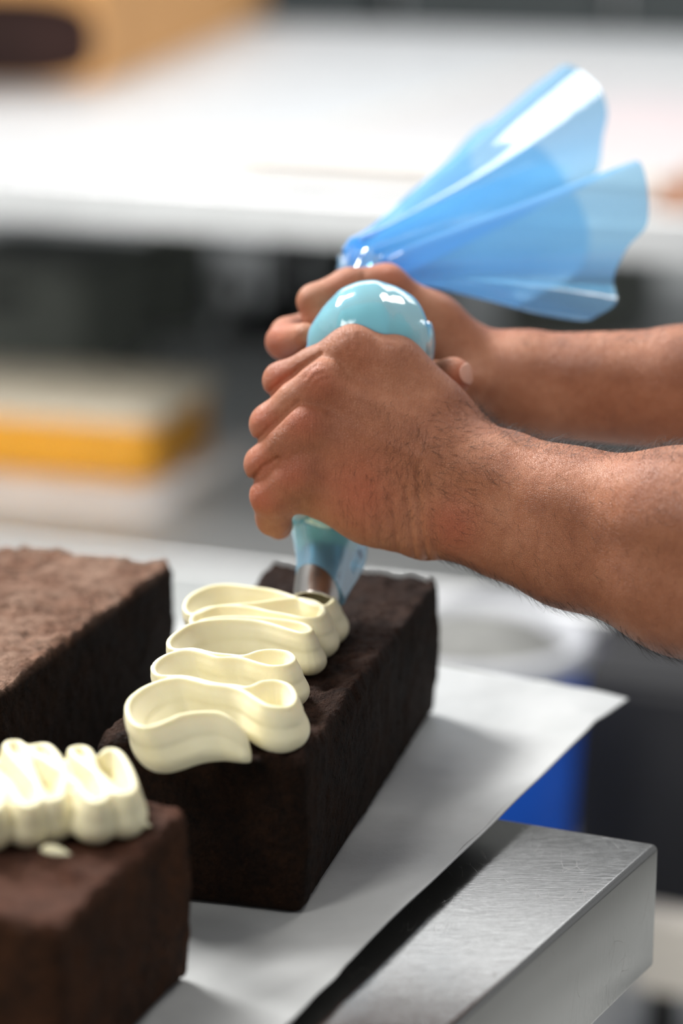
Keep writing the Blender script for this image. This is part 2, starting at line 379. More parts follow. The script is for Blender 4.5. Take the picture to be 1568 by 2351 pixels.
tag(prism('cutting_board', rrect(TB, tub_ang, -0.75, 0.10, -0.16, 0.42, 0.04), SZ + 0.0005, SZ + 0.007, M['white_board'], 0.002, 1),
    'white plastic cutting board lying under the yellow tub', 'board')
# dark bins and a black machine further back on the shelf
M['bin'] = plain('dark_olive_plastic', (0.075, 0.08, 0.07), 0.55, 0.12, 5)
def bin_box(px, py, wd, dp, ht, mat, name, label, cat, rim=True):
    g = G(px, py, SZ); c = (g[0], g[1]); e = empty(name, (c[0], c[1], SZ), label, cat)
    prism('body', rrect(c, ta, 0, wd, 0, dp, 0.03, 4), SZ, SZ + ht, mat, 0.004, 1, e)
    if rim: prism('rim', rrect(c, ta, -.012, wd + .012, -.012, dp + .012, 0.035, 4), SZ + ht, SZ + ht + 0.018, M['bin'], 0.003, 1, e)
    prism('handle', rrect(c, ta, wd * .35, wd * .65, -0.03, -0.012 if rim else 0.0, 0.005, 2), SZ + ht * .7, SZ + ht * .78, M['black'], 0, 1, e)
    return e
M['olive'] = plain('grey_green_plastic', (0.17, 0.18, 0.155), 0.5, 0.1, 5)
bin_box(-160, 845, 0.40, 0.4, 0.25, M['olive'], 'plastic_bin', 'grey-green plastic bin behind the yellow tub', 'bin')
bin_box(340, 760, 0.10, 0.2, 0.30, M['olive'], 'canister', 'tall grey canister left of the black mixer', 'canister', False)
mx = G(500, 770, SZ); mxe = empty('stand_mixer', (mx[0], mx[1], SZ), 'black stand mixer standing on the low shelf, behind the hands', 'mixer')
prism('base', rrect((mx[0], mx[1]), ta, 0, 0.16, 0, 0.3, 0.03, 4), SZ, SZ + 0.04, M['black'], 0.005, 1, mxe)
prism('column', rrect((mx[0], mx[1]), ta, 0.08, 0.16, 0.12, 0.2, 0.03, 4), SZ + 0.04, SZ + 0.22, M['black'], 0.005, 1, mxe)
prism('head', rrect((mx[0], mx[1]), ta, -0.05, 0.16, 0.05, 0.22, 0.04, 4), SZ + 0.22, SZ + 0.34, M['black'], 0.02, 3, mxe)
lathe('bowl', [(0.03, SZ + .042), (0.045, SZ + .07), (0.055, SZ + .15), (0.052, SZ + .15), (0.04, SZ + .075), (0.0005, SZ + .06)], (mx[0] + 0.03, mx[1] + 0.06), M['steel_far'], 32, mxe)
bin_box(1150, 770, 0.30, 0.4, 0.20, M['olive'], 'plastic_bin', 'grey-green plastic bin on the low shelf, behind the far arm', 'bin')
bin_box(700, 790, 0.26, 0.35, 0.24, M['cabinet'], 'metal_box', 'dark grey metal box on the low shelf between mixer and bin', 'box')

# blue bucket with a white liner folded over its rim
M['blue'] = plain('royal_blue_plastic', (0.003, 0.085, 0.52), 0.45, 0.1, 8, Specular_IOR_Level=0.15)
M['liner'] = plain('white_bin_liner', (0.40, 0.41, 0.44), 0.45, 0.04, 12)
M['slop'] = plain('grey_scraps', (0.16, 0.16, 0.15), 0.6, 0.35, 14)
bc = V(1080, 1466, 2.95); BZ = bc[2]
bk = empty('bucket', (bc[0], bc[1], FZ), 'royal blue bucket with a white liner over its rim, standing on the floor', 'bucket')
R0 = 0.140
lathe('bucket_body', [(0.0005, FZ + .002), (R0 * .8, FZ + .002), (R0 * .83, FZ + .02), (R0 * 0.985, BZ - .05), (R0, BZ - .005), (R0 - .006, BZ - .005), (R0 * .80, FZ + .03), (0.0005, FZ + .03)], (bc[0], bc[1]), M['blue'], 64, bk)
lathe('liner', [(R0 + .004, BZ - .018), (R0 + .008, BZ - .012), (R0 + .008, BZ + .006), (R0 - .004, BZ + .012), (R0 - .016, BZ), (R0 - .03, BZ - .05)], (bc[0], bc[1]), M['liner'], 64, bk)
lathe('scraps', [(R0 - .020, BZ - .012), (R0 * .7, BZ + .004), (R0 * .4, BZ + .018), (0.0005, BZ + .024)], (bc[0], bc[1]), M['slop'], 40, bk)
M['charcoal'] = plain('charcoal_plastic', (0.035, 0.035, 0.037), 0.6, 0.1, 6, Specular_IOR_Level=0.12)
# dark floor machines right of the bucket
def floor_box(px, d, a, wd, dp, ht, mat, name, label, cat):
    g = G(px, 1900, FZ); c = (V(px, 1500, d)[0], V(px, 1500, d)[1]); e = empty(name, (c[0], c[1], FZ), label, cat)
    prism('body', rrect(c, a, 0, wd, 0, dp, 0.02, 4), FZ + .03, FZ + ht, mat, 0.006, 1, e)
    prism('top_panel', rrect(c, a, .01, wd - .01, .01, dp - .01, 0.02, 4), FZ + ht, FZ + ht + .008, M['charcoal'], 0, 1, e)
    for s in (.03, wd - .06):
        for t in (.03, dp - .06): prism('foot', rect(c, a, s, s + .03, t, t + .03), FZ, FZ + .03, M['black'], 0, 1, e)
    return e
M['purple'] = plain('grey_violet_plastic', (0.075, 0.075, 0.10), 0.5, 0.08, 6, Specular_IOR_Level=0.12)
floor_box(1340, 3.52, ROOM, 0.34, 0.22, 0.32, M['purple'], 'crate', 'grey-violet crate on the floor right of the blue bucket', 'crate')
floor_box(1312, 3.12, ROOM, 0.20, 0.22, 0.40, M['charcoal'], 'waste_bin', 'black bin standing beside the blue bucket, behind the table corner', 'bin')


# ================================================================== the near table
TC = G(1514, 1936, 0); TL = G(1165, 1880, 0); TN = G(1046, 2351, 0)
df = (TL - TC) / np.linalg.norm(TL - TC); dn = (TN - TC) / np.linalg.norm(TN - TC)
q = lambda a, b: tuple((TC + df * a + dn * b)[:2])
nt = empty('work_table', (TC[0], TC[1], 0), 'near stainless steel work table with a folded edge, under the baking paper', 'table')
prism('table_top', [q(0, 0), q(1.3, 0), q(1.3, 0.9), q(0, 0.9)], -0.078, 0, M['steel'], 0.0035, 3, nt, True)
prism('shelf', [q(-0.0, 0.08), q(1.2, 0.08), q(1.2, 0.85), q(-0.0, 0.85)], -0.62, -0.59, M['steel'], 0.003, 1, nt)
for a in (0.06, 1.2):
    for b in (0.06, 0.84):
        cc = q(a, b); prism('leg', rrect(cc, 0.4, -.02, .02, -.02, .02, .01, 3), FZ, -0.075, M['steel'], 0, 1, nt)
# small things on the floor seen past the table corner
M['beige'] = plain('pale_beige_plastic', (0.62, 0.57, 0.50), 0.5, 0.05, 8)
def low_rail(px, py, z, ang, L, dp, ht, mat, name, label, cat):
    g = G(px, py, z); c = (g[0], g[1]); e = empty(name, (c[0], c[1], FZ), label, cat)
    prism('top_panel', rrect(c, ang, -0.02, L, 0, dp, .01, 3), z - ht, z, mat, 0.004, 1, e)
    for s in (0.0, L - .05): prism('foot', rect(c, ang, s, s + .03, .01, .04), FZ, z - ht, M['black'], 0, 1, e)
low_rail(1490, 2200, -0.78, ROOM, 0.5, 0.09, 0.03, M['liner'], 'floor_rack', 'white low floor rack seen past the steel table corner', 'rack')
low_rail(1490, 2105, -0.70, ROOM, 0.5, 0.04, 0.10, M['beige'], 'plastic_tray', 'beige tray standing behind the white floor rack', 'tray')

# ================================================================== tray and parchment under the cakes
pc = G(1440, 1646, 0.0); pn = G(650, 2351, 0.012); pf = G(1010, 1562, 0.0)
u_r = (pn - pc)[:2] / np.linalg.norm((pn - pc)[:2]); u_f = (pf - pc)[:2] / np.linalg.norm((pf - pc)[:2])
def pp(a, b): return pc[:2] + u_f * a + u_r * b
tag(prism('baking_tray', [tuple(pp(0.035, 0.035)), tuple(pp(0.62, 0.035)), tuple(pp(0.62, 0.80)), tuple(pp(0.035, 0.80))], 0.0005, 0.0035, M['steel'], 0.001, 1),
    'thin steel sheet under the baking paper, hidden but for its shadow line', 'tray')
def paper_height(a, b):
    z = 0.0047
    e = max(0, 1 - a / 0.075); z += 0.010 * e ** 1.5 * (0.85 + 0.18 * math.sin(b * 9 + 0.8) + 0.04 * math.sin(b * 41))
    e2 = max(0, 1 - b / 0.10); z += 0.010 * e2 ** 2 * max(0, 1 - a / 0.4)
    z -= 0.012 * max(0, 1 - (a + b) / 0.06)
    flat = min(1, max(0, (0.085 - a) / 0.06))
    z += flat * 0.0008 * math.sin(a * 60 + b * 22) + flat * 0.0012 * noise.noise(Vector((a * 22, b * 14, 0)))
    return z
NA, NB = 110, 170; vs = []; fs = []
for i in range(NA + 1):
    for j in range(NB + 1):
        a = 0.62 * (i / NA) ** 1.5; b = 0.85 * j / NB
        wob = 0.0015 * noise.noise(Vector((b * 40, 3, 1))) + 0.004 * math.sin(b * 7)
        p = pp(a, b) + (u_f * wob if i == 0 else 0); vs.append((p[0], p[1], paper_height(a, b)))
for i in range(NA):
    for j in range(NB): fs.append((i * (NB + 1) + j, (i + 1) * (NB + 1) + j, (i + 1) * (NB + 1) + j + 1, i * (NB + 1) + j + 1))
pap = mesh('baking_paper', vs, fs, M['paper'])
tag(pap, 'white baking parchment sheet under the chocolate cakes, one corner hanging past the table', 'paper')
sm = pap.modifiers.new('s', 'SOLIDIFY'); sm.thickness = 0.0004; sm.offset = 1

# ================================================================== chocolate loaves
def loaf(name, FR, NR, width, z0, h, mat, label, seed, ext_far=0.0, taper=0.02, bulge=0.003):
    FR = np.array(FR[:2]); NR = np.array(NR[:2]); L = np.linalg.norm(FR - NR); uv = (FR - NR) / L
    lv = np.array((-uv[1], uv[0]))       # leftwards
    c = (FR + NR) / 2 + lv * width / 2
    nx, ny, nz = 46, 100, 36; H3 = (width / 2, L / 2, h / 2); r = 0.006
    vid = {}; vs = []; fs = []; crust = []
    def vert(i, j, k):
        key = (i, j, k)
        if key in vid: return vid[key]
        x = (2 * i / nx - 1) * H3[0]; y = (2 * j / ny - 1) * H3[1]; z = (2 * k / nz - 1) * H3[2]
        q = [max(-H3[0] + r, min(H3[0] - r, x)), max(-H3[1] + r, min(H3[1] - r, y)), max(-H3[2] + r, min(H3[2] - r, z))]
        d = Vector((x - q[0], y - q[1], z - q[2]))
        n = d.normalized() if d.length > 1e-9 else Vector((0, 0, 1))
        p = Vector(q) + n * r
        P = Vector((p.x, p.y, p.z)); sv = Vector((seed * 3.1, 0, 0)); zt = (p.z / H3[2] + 1) / 2
        big = noise.fractal(P * 22 + sv, 1.0, 2.0, 3); fine = noise.fractal(P * 110 + sv, 0.8, 2.1, 4)
        if n.z < -0.7: fine *= 0.1; big *= 0.1
        edge_d = min(H3[0] - abs(p.x), H3[1] - abs(p.y))
        if n.z > 0.5:
            crack = abs(noise.noise(P * 34 + sv)); cr = -0.0022 * max(0, 1 - crack / 0.10)
            p.z += big * 0.0030 + fine * 0.0026 + cr + 0.0035 * math.exp(-(edge_d / 0.007) ** 2) + 0.002 * (1 - (edge_d / H3[0]) ** 2) * -1 + 0.002
        else:
            p += n * (big * 0.0013 + fine * 0.0009)
            lip = math.exp(-((1 - zt) / 0.10) ** 2)
            p.x += math.copysign(1, p.x) * (lip * (0.0012 + 0.0018 * big) + bulge * math.sin(zt * math.pi) - taper * 0.12 * (1 - zt)) * abs(n.x)
            p.y += math.copysign(1, p.y) * (lip * (0.0012 + 0.0018 * big) + bulge * math.sin(zt * math.pi) - taper * 0.12 * (1 - zt)) * abs(n.y)
        p.z = max(p.z, -H3[2])
        W = c + lv * (-p.x) + uv * p.y
        crust.append(min(1, max(0, (n.z - 0.35) / 0.4)))
        vs.append((W[0], W[1], z0 + H3[2] + p.z)); vid[key] = len(vs) - 1; return vid[key]
    for i in range(nx):
        for j in range(ny): fs += [(vert(i, j, nz), vert(i + 1, j, nz), vert(i + 1, j + 1, nz), vert(i, j + 1, nz)), (vert(i, j + 1, 0), vert(i + 1, j + 1, 0), vert(i + 1, j, 0), vert(i, j, 0))]
    for i in range(nx):
        for k in range(nz): fs += [(vert(i, 0, k), vert(i + 1, 0, k), vert(i + 1, 0, k + 1), vert(i, 0, k + 1)), (vert(i, ny, k + 1), vert(i + 1, ny, k + 1), vert(i + 1, ny, k), vert(i, ny, k))]
    for j in range(ny):
        for k in range(nz): fs += [(vert(nx, j, k), vert(nx, j + 1, k), vert(nx, j + 1, k + 1), vert(nx, j, k + 1)), (vert(0, j, k + 1), vert(0, j + 1, k + 1), vert(0, j + 1, k), vert(0, j, k))]
    o = mesh(name, vs, fs, mat)
    a = o.data.attributes.new('crust', 'FLOAT', 'POINT'); a.data.foreach_set('value', crust)
    tag(o, label, 'cake', 'chocolate loaf cakes'); return o
ZP = 0.0062; CT = 0.096
loaf('loaf_cake', G(1008, 1335, CT), G(696, 1745, CT), 0.114, ZP, CT - ZP, M['cake_dark'], 'dark chocolate loaf being topped with cream, under the piping bag', 1)
loaf('loaf_cake', G(398, 1295, CT), G(-10, 1592, CT), 0.125, ZP, CT - ZP, M['cake_dusty'], 'undecorated chocolate loaf with a cracked dusty top, back left', 2)
loaf('loaf_cake', G(435, 1862, CT), G(128, 2140, CT), 0.26, ZP, CT - ZP, M['cake_red'], 'blurred chocolate loaf with finished cream, in the front left corner', 3)

# ================================================================== piped cream
def ribbon(name, path_px, zt, zb, label, sx=0.3827, ox=260, oy=1280, lean=None, bead=0.0080, per=6, voxel=0.00085, thick=0.0016, taper0=0.0):
    top = np.array([G(ox + sx * x, oy + sx * y, zt)[:2] for x, y in path_px])
    T = catmull(top, per); n = len(T)
    for _ in range(2): T[1:-1] = (T[:-2] + 2 * T[1:-1] + T[2:]) / 4
    K = np.array([T[max(0, i - 3 * per):i + 3 * per + 1].mean(0) for i in range(n)])
    B = T * 0.72 + K * 0.28
    if lean is not None: B = B + np.array([lean(p) for p in T])
    def frame(P):
        t = np.gradient(P, axis=0); t /= np.linalg.norm(t, axis=1)[:, None] + 1e-9; return np.stack((-t[:, 1], t[:, 0]), 1)
    NTp = frame(T); NB_ = frame(B); H = zt - zb
    prof = []                            # (halfwidth, relative height)
    for k in range(9):
        a = math.radians(-90 + 15 * k * 1.0); prof.append((bead * math.cos(a) * (1 if k else .3), bead * 0.95 + bead * 0.95 * math.sin(a)))
    prof += [(bead * .74, bead * 1.72), (bead * .64, bead * 1.92), (bead * .60, H * 0.66), (bead * .42, H * .80), (thick * 1.15, H * .91), (thick * .85, H * .985), (thick * .4, H)]
    full = [(w_, z_) for w_, z_ in prof] + [(-w_, z_) for w_, z_ in reversed(prof)]
    m_ = len(full); vs = []; fs = []
    for i in range(n):
        hs = (1.0 + 0.05 * noise.noise(Vector((i * 0.05, 2, 7)))) * (1 - taper0 * (1 - min(1, i / 17)) ** 1.5)
        end = min(1.0, 0.55 + 0.45 * min(i, n - 1 - i) / 5)
        for w_, z_ in full:
            f = min(1, max(0, (z_ / H - 0.12) / 0.88)); f = f * f * (3 - 2 * f) * 0.6 + f * 0.4
            C = B[i] * (1 - f) + T[i] * f; N = NB_[i] * (1 - f) + NTp[i] * f
            vs.append((C[0] + N[0] * w_ * end, C[1] + N[1] * w_ * end, zb + z_ * hs))
    for i in range(n - 1):
        for k in range(m_): k2 = (k + 1) % m_; fs.append((i * m_ + k, i * m_ + k2, (i + 1) * m_ + k2, (i + 1) * m_ + k))
    fs.append(tuple(range(m_))[::-1]); fs.append(tuple((n - 1) * m_ + k for k in range(m_)))
    o = mesh(name, vs, fs, M['cream'])
    r = o.modifiers.new('r', 'REMESH'); r.mode = 'VOXEL'; r.voxel_size = voxel; r.use_smooth_shade = True
    s = o.modifiers.new('s', 'SMOOTH'); s.factor = 0.5; s.iterations = 3
    dg = bpy.context.evaluated_depsgraph_get(); me = bpy.data.meshes.new_from_object(o.evaluated_get(dg)); o.modifiers.clear(); o.data = me
    me.polygons.foreach_set('use_smooth', [True] * len(me.polygons))
    tag(o, label, 'cream', 'piped cream toppings'); return o
P1 = [(812, 935), (760, 935), (700, 930), (610, 920), (500, 925), (400, 945), (300, 985), (200, 1012), (120, 985), (80, 910), (100, 840), (170, 775), (280, 728), (400, 715), (500, 735), (580, 755), (700, 768), (790, 800), (850, 845), (910, 880), (990, 893), (1060, 875), (1090, 825), (1060, 762), (980, 736), (890, 745), (810, 775), (720, 758), (600, 742), (450, 705), (330, 705), (262, 700), (235, 655), (280, 600), (360, 562), (470, 550), (560, 572), (630, 594), (720, 592), (790, 600), (860, 624), (950, 647), (1040, 640), (1083, 603), (1050, 560), (960, 547), (870, 556), (790, 582), (700, 572), (600, 562), (480, 540), (385, 550), (338, 535), (330, 495), (370, 450), (450, 400), (560, 374), (700, 364), (850, 370), (950, 392), (1060, 428), (1150, 450), (1187, 428), (1150, 395), (1060, 374), (950, 362), (800, 350), (650, 350), (540, 362), (482, 392), (464, 365), (500, 325), (580, 294), (700, 285), (820, 292), (930, 318), (1040, 337), (1150, 358), (1230, 350), (1265, 315), (1230, 268), (1120, 241), (1000, 248), (880, 264), (760, 275), (640, 285), (560, 308), (490, 338), (440, 318), (425, 275), (460, 225), (560, 177), (680, 160), (820, 172), (940, 187), (1040, 215), (1130, 248), (1200, 278), (1270, 284), (1320, 243), (1290, 190), (1200, 155), (1110, 143)]
zc = CT + 0.0275
main_l = G(300, 1640, zc)[0]
def lean_main(p):
    f = min(1, max(0, (0.0 - (p[0] - (p[1] - 1.25) * 0.27)) / 0.11)); return np.array((0.0095 * f + 0.001, 0.0))
ribbon('cream_swirl', P1, zc, CT + 0.0005, 'ruffled ribbon of cream being piped on the dark loaf, in focus', lean=lean_main, taper0=0.55)
# finished cream of the blurred loaf
P2 = []
for k in range(7):
    x0 = 262 - 76 * k + (0, 7, -6, 9, -4, 5, 0)[k]; kk = (0, 10, -8, 6, 12, -6, 4)[k]
    P2 += [(x0 - 30, 1728 - 5 * k), (x0 - 12, 1716 - 5 * k), (x0 + 12, 1724 - 5 * k), (x0 + 34 - kk, 1760 - 1 * k), (x0 + 46 + kk * .5, 1800 + 3 * k + kk), (x0 + 32, 1822 + 6 * k + kk), (x0 + 2, 1812 + 8 * k), (x0 - 24, 1780 + 3 * k)]
ribbon('cream_swirl', P2, CT + 0.026, CT + 0.0005, 'finished band of ruffled cream on the blurred front loaf', sx=1, ox=0, oy=0, bead=0.0078, voxel=0.0012, thick=0.002)

# ================================================================== implicit surfaces for the hands
def smin(a, b, k):
    h = np.clip(0.5 + 0.5 * (b - a) / k, 0, 1); return b * (1 - h) + a * h - k * h * (1 - h)
def cone(P, a, b, r1, r2):
    ab = b - a; t = np.clip(((P - a) @ ab) / (ab @ ab + 1e-12), 0, 1)
    return np.linalg.norm(P - a - t[:, None] * ab, axis=1) - (r1 + (r2 - r1) * t)
class Group:
    def __init__(s, k): s.k = k; s.items = []
    def add(s, *pts):                   # chain of (px, py, d, r_mm)
        for p, q_ in zip(pts[:-1], pts[1:]): s.items.append((V(*p[:3]), V(*q_[:3]), p[3] / 1000, q_[3] / 1000))
        if len(pts) == 1: p = pts[0]; s.items.append((V(*p[:3]), V(*p[:3]) + 1e-4, p[3] / 1000, p[3] / 1000))
        return s
    def f(s, P):
        d = None
        for it in s.items: v = cone(P, *it); d = v if d is None else smin(d, v, s.k)
        return d
    def bounds(s):
        A = np.array([i[0] for i in s.items] + [i[1] for i in s.items]); return A.min(0), A.max(0)
def polygonise(f, lo, hi, h):
    n = np.ceil((hi - lo) / (4 * h)).astype(int) + 1; N = n * 4
    ax = [lo[i] + np.arange(N[i] + 1) * h for i in range(3)]; cx = [a[::4] for a in ax]
    Cg = np.stack(np.meshgrid(*cx, indexing='ij'), -1); cv = f(Cg.reshape(-1, 3)).reshape(Cg.shape[:3])
    idx = [np.minimum((np.arange(N[i] + 1) + 2) // 4, n[i]) for i in range(3)]
    near = cv[np.ix_(*idx)]; val = np.where(near > 0, 1.0, -1.0) * 1.0
    mk = np.abs(near) < 4 * h * 1.6; ii = np.argwhere(mk)
    pts = np.stack([ax[k][ii[:, k]] for k in range(3)], 1); out = np.empty(len(pts))
    for s in range(0, len(pts), 400000): out[s:s + 400000] = f(pts[s:s + 400000])
    val[mk] = out
    sg = val < 0
    c = sum(sg[a:sg.shape[0] - 1 + a, b:sg.shape[1] - 1 + b, d:sg.shape[2] - 1 + d].astype(int) for a in (0, 1) for b in (0, 1) for d in (0, 1))
    cells = np.argwhere((c > 0) & (c < 8)); vid = -np.ones(c.shape, int); vid[tuple(cells.T)] = np.arange(len(cells))
    acc = np.zeros((len(cells), 3)); cnt = np.zeros(len(cells))
    cor = [(a, b, d) for a in (0, 1) for b in (0, 1) for d in (0, 1)]
    for A in cor:
        for axn in range(3):
            if A[axn]: continue
            B = list(A); B[axn] = 1
            va = val[cells[:, 0] + A[0], cells[:, 1] + A[1], cells[:, 2] + A[2]]; vb = val[cells[:, 0] + B[0], cells[:, 1] + B[1], cells[:, 2] + B[2]]
            m_ = (va < 0) != (vb < 0); t = np.where(m_, va / np.where(m_, va - vb, 1), 0)
            pt = np.array(A, float)[None, :].repeat(len(cells), 0); pt[:, axn] += t; acc[m_] += pt[m_]; cnt[m_] += 1
    verts = lo + (cells + acc / cnt[:, None]) * h
    faces = []
    for axn in range(3):
        o1, o2 = [(1, 2), (2, 0), (0, 1)][axn]
        sl0 = [slice(None)] * 3; sl1 = [slice(None)] * 3; sl0[axn] = slice(0, -1); sl1[axn] = slice(1, None)
        s0 = sg[tuple(sl0)]; s1 = sg[tuple(sl1)]; ch = s0 != s1
        e = np.argwhere(ch); e = e[(e[:, o1] > 0) & (e[:, o2] > 0) & (e[:, o1] < c.shape[o1]) & (e[:, o2] < c.shape[o2])]
        fl = s0[tuple(e.T)]
        def cell(d1, d2):
            q_ = e.copy(); q_[:, o1] -= d1; q_[:, o2] -= d2; return vid[tuple(q_.T)]
        Q = np.stack((cell(1, 1), cell(0, 1), cell(0, 0), cell(1, 0)), 1); Q[~fl] = Q[~fl][:, ::-1]; faces.append(Q)
    return verts, np.concatenate(faces)
def smooth_verts(v, fc, it=2, lam=0.5):
    e = np.concatenate([fc[:, [0, 1]], fc[:, [1, 2]], fc[:, [2, 3]], fc[:, [3, 0]]]); n = len(v)
    for _ in range(it):
        acc = np.zeros_like(v); cnt = np.zeros(n)
        for a, b in ((0, 1), (1, 0)):
            for k in range(3): acc[:, k] += np.bincount(e[:, a], v[e[:, b], k], n)
            cnt += np.bincount(e[:, a], minlength=n)
        v = v + lam * (acc / cnt[:, None] - v)
    return v
def normals(v, fc):
    n = np.cross(v[fc[:, 2]] - v[fc[:, 0]], v[fc[:, 3]] - v[fc[:, 1]]); vn = np.zeros_like(v)
    for k in range(4):
        for c in range(3): vn[:, c] += np.bincount(fc[:, k], n[:, c], len(v))
    return vn / (np.linalg.norm(vn, axis=1)[:, None] + 1e-12)
def seg_dist2(px, py, line):            # distance in picture units from projected vertices to a polyline
    best = np.full(len(px), 1e9)
    for (x0, y0), (x1, y1) in zip(line[:-1], line[1:]):
        dx, dy = x1 - x0, y1 - y0; t = np.clip(((px - x0) * dx + (py - y0) * dy) / (dx * dx + dy * dy), 0, 1)
        best = np.minimum(best, np.hypot(px - x0 - t * dx, py - y0 - t * dy))
    return best
def limb(palm, fingers, parent, red, k_palm=0.010, k_f=0.0016, h=0.0010, grooves=()):
    def f(P):
        d = None
        for g in fingers: v = g.f(P); d = v if d is None else smin(d, v, k_f)
        return smin(d, palm.f(P), k_palm)
    b = [g.bounds() for g in [palm] + fingers]; lo = np.min([x[0] for x in b], 0) - 0.05; hi = np.max([x[1] for x in b], 0) + 0.05
    hi[0] = min(hi[0], 0.36)
    v, fc = polygonise(f, lo, hi, h); v = smooth_verts(v, fc, 3); vn = normals(v, fc)
    px, py, d = to_px(v)
    front = (vn @ (np.array((0, 0, CAM_H)) - v.mean(0))) > -0.1
    for line, depth, wd in grooves:
        dd = seg_dist2(px, py, line); v = v - vn * (front * depth / 1000 * np.exp(-(dd / wd) ** 2))[:, None]
    o = mesh('arm', v, fc, M['skin']); keep(o, parent)
    rr = np.zeros(len(v))
    for (x, y, dp, r) in red: rr = np.maximum(rr, np.exp(-(np.linalg.norm(v - V(x, y, dp), axis=1) / (r / 1000)) ** 2))
    a = o.data.attributes.new('redness', 'FLOAT', 'POINT'); a.data.foreach_set('value', rr.astype(np.float32))
    return o, v, vn, px, py
PER = empty('person', tuple(V(1300, 1200, 1.4)), 'person reaching in from the right, bare forearms, both hands squeezing a blue piping bag', 'person')

# --- near hand (left hand), back of the hand towards us
palm = Group(0.017)
palm.add((808, 806, 1.400, 10.0), (1000, 1000, 1.400, 16))
palm.add((742, 884, 1.391, 10.2), (995, 1040, 1.394, 17))
palm.add((700, 986, 1.388, 10.2), (990, 1090, 1.394, 17))
palm.add((688, 1080, 1.392, 10.5), (985, 1150, 1.398, 17.5))
palm.add((694, 1134, 1.402, 11), (850, 1176, 1.405, 15.5), (965, 1218, 1.402, 16.5))
palm.add((860, 960, 1.400, 14), (1030, 1080, 1.402, 21))
palm.add((815, 804, 1.402, 10.0), (900, 834, 1.404, 13.2), (1000, 926, 1.405, 14))
palm.add((925, 864, 1.412, 10.5), (1085, 1008, 1.408, 14.5))
palm.add((1035, 1070, 1.396, 20), (1160, 1100, 1.385, 24), (1300, 1150, 1.365, 27.5), (1568, 1190, 1.32, 36), (1800, 1225, 1.28, 41))
palm.add((1035, 1186, 1.402, 21), (1160, 1218, 1.388, 24.5), (1300, 1265, 1.37, 28.5), (1568, 1340, 1.33, 36.5), (1800, 1400, 1.29, 41))
palm.add((1048, 1200, 1.388, 14))
fidx = Group(0.004).add((812, 797, 1.398, 10.6), (720, 838, 1.405, 10.0), (647, 874, 1.412, 10.6), (662, 908, 1.452, 9.2), (735, 925, 1.474, 8.2))
fmid = Group(0.004).add((735, 874, 1.389, 10.8), (680, 918, 1.394, 10.8), (621, 974, 1.400, 11.6), (634, 1008, 1.442, 9.6), (715, 1020, 1.470, 8.4))
frin = Group(0.004).add((697, 976, 1.386, 10.8), (655, 1018, 1.391, 10.9), (608, 1066, 1.398, 11.4), (622, 1104, 1.438, 9.4), (705, 1110, 1.462, 8.2))
flit = Group(0.004).add((690, 1090, 1.388, 10.8), (655, 1108, 1.390, 11.0), (622, 1138, 1.394, 11.6), (628, 1190, 1.412, 9.8), (640, 1206, 1.436, 8.6))
thumb = Group(0.006).add((930, 868, 1.420, 11), (880, 850, 1.462, 10.5), (850, 900, 1.478, 9.5))
gro = [([(735, 812), (690, 843), (650, 873), (613, 905)], 1.3, 6), ([(684, 922), (640, 965), (600, 1000), (571, 1022)], 1.3, 6),
       ([(636, 1054), (605, 1072), (575, 1105)], 1.8, 7),
       ([(956, 1075), (962, 1150), (964, 1210), (982, 1292)], 1.5, 7), ([(930, 1120), (942, 1200), (952, 1288)], 1.1, 6), ([(900, 1140), (908, 1220), (916, 1290)], 0.7, 6),
       ([(988, 1090), (992, 1160), (997, 1240), (1012, 1292)], 0.6, 6), ([(872, 1150), (872, 1200), (876, 1280)], 0.45, 6), ([(840, 1160), (838, 1210), (842, 1275)], 0.35, 6),
       ([(940, 955), (870, 925), (790, 890)], -0.7, 14), ([(960, 1050), (860, 1010), (740, 950)], -0.6, 12), ([(700, 1185), (690, 1150), (660, 1130)], 0.5, 8),
       ([(700, 866), (712, 846), (730, 838)], 0.5, 5), ([(708, 880), (722, 862), (742, 856)], 0.4, 5), ([(722, 888), (738, 872), (756, 870)], 0.4, 5),
       ([(800, 772), (806, 790), (800, 806)], 0.4, 5), ([(822, 768), (830, 786), (826, 806)], 0.4, 5)]
redn = [(815, 790, 1.37, 14), (728, 870, 1.37, 14), (690, 965, 1.37, 13), (660, 1090, 1.37, 14), (640, 870, 1.4, 10), (605, 965, 1.39, 10), (600, 1060, 1.39, 10), (595, 1150, 1.385, 14), (1050, 1210, 1.375, 16), (820, 1130, 1.38, 22)]
armN, vN, nN, pxN, pyN = limb(palm, [fidx, fmid, frin, flit, thumb], PER, redn, grooves=gro)

# --- far hand (right hand), gripping the twisted neck
palm2 = Group(0.012)
palm2.add((888, 656, 1.492, 11.5), (1000, 735, 1.50, 14), (1120, 838, 1.512, 19))
palm2.add((860, 700, 1.518, 12), (1110, 860, 1.528, 20))
palm2.add((850, 760, 1.532, 12), (1110, 880, 1.535, 20))
palm2.add((985, 800, 1.497, 13), (1120, 890, 1.505, 20))
palm2.add((1120, 848, 1.515, 20.5), (1200, 856, 1.51, 24.5), (1568, 856, 1.48, 27), (1800, 856, 1.46, 30))
palm2.add((1130, 905, 1.515, 22), (1200, 910, 1.512, 25), (1568, 925, 1.485, 29), (1800, 930, 1.46, 31))
g1 = Group(0.004).add((886, 652, 1.486, 11.4), (800, 656, 1.478, 10.6), (722, 692, 1.470, 10.2), (730, 735, 1.468, 8.6), (790, 760, 1.47, 7.6))
g2 = Group(0.004).add((850, 705, 1.518, 11), (660, 768, 1.482, 10.2), (652, 785, 1.468, 10.6), (700, 772, 1.442, 8.2))
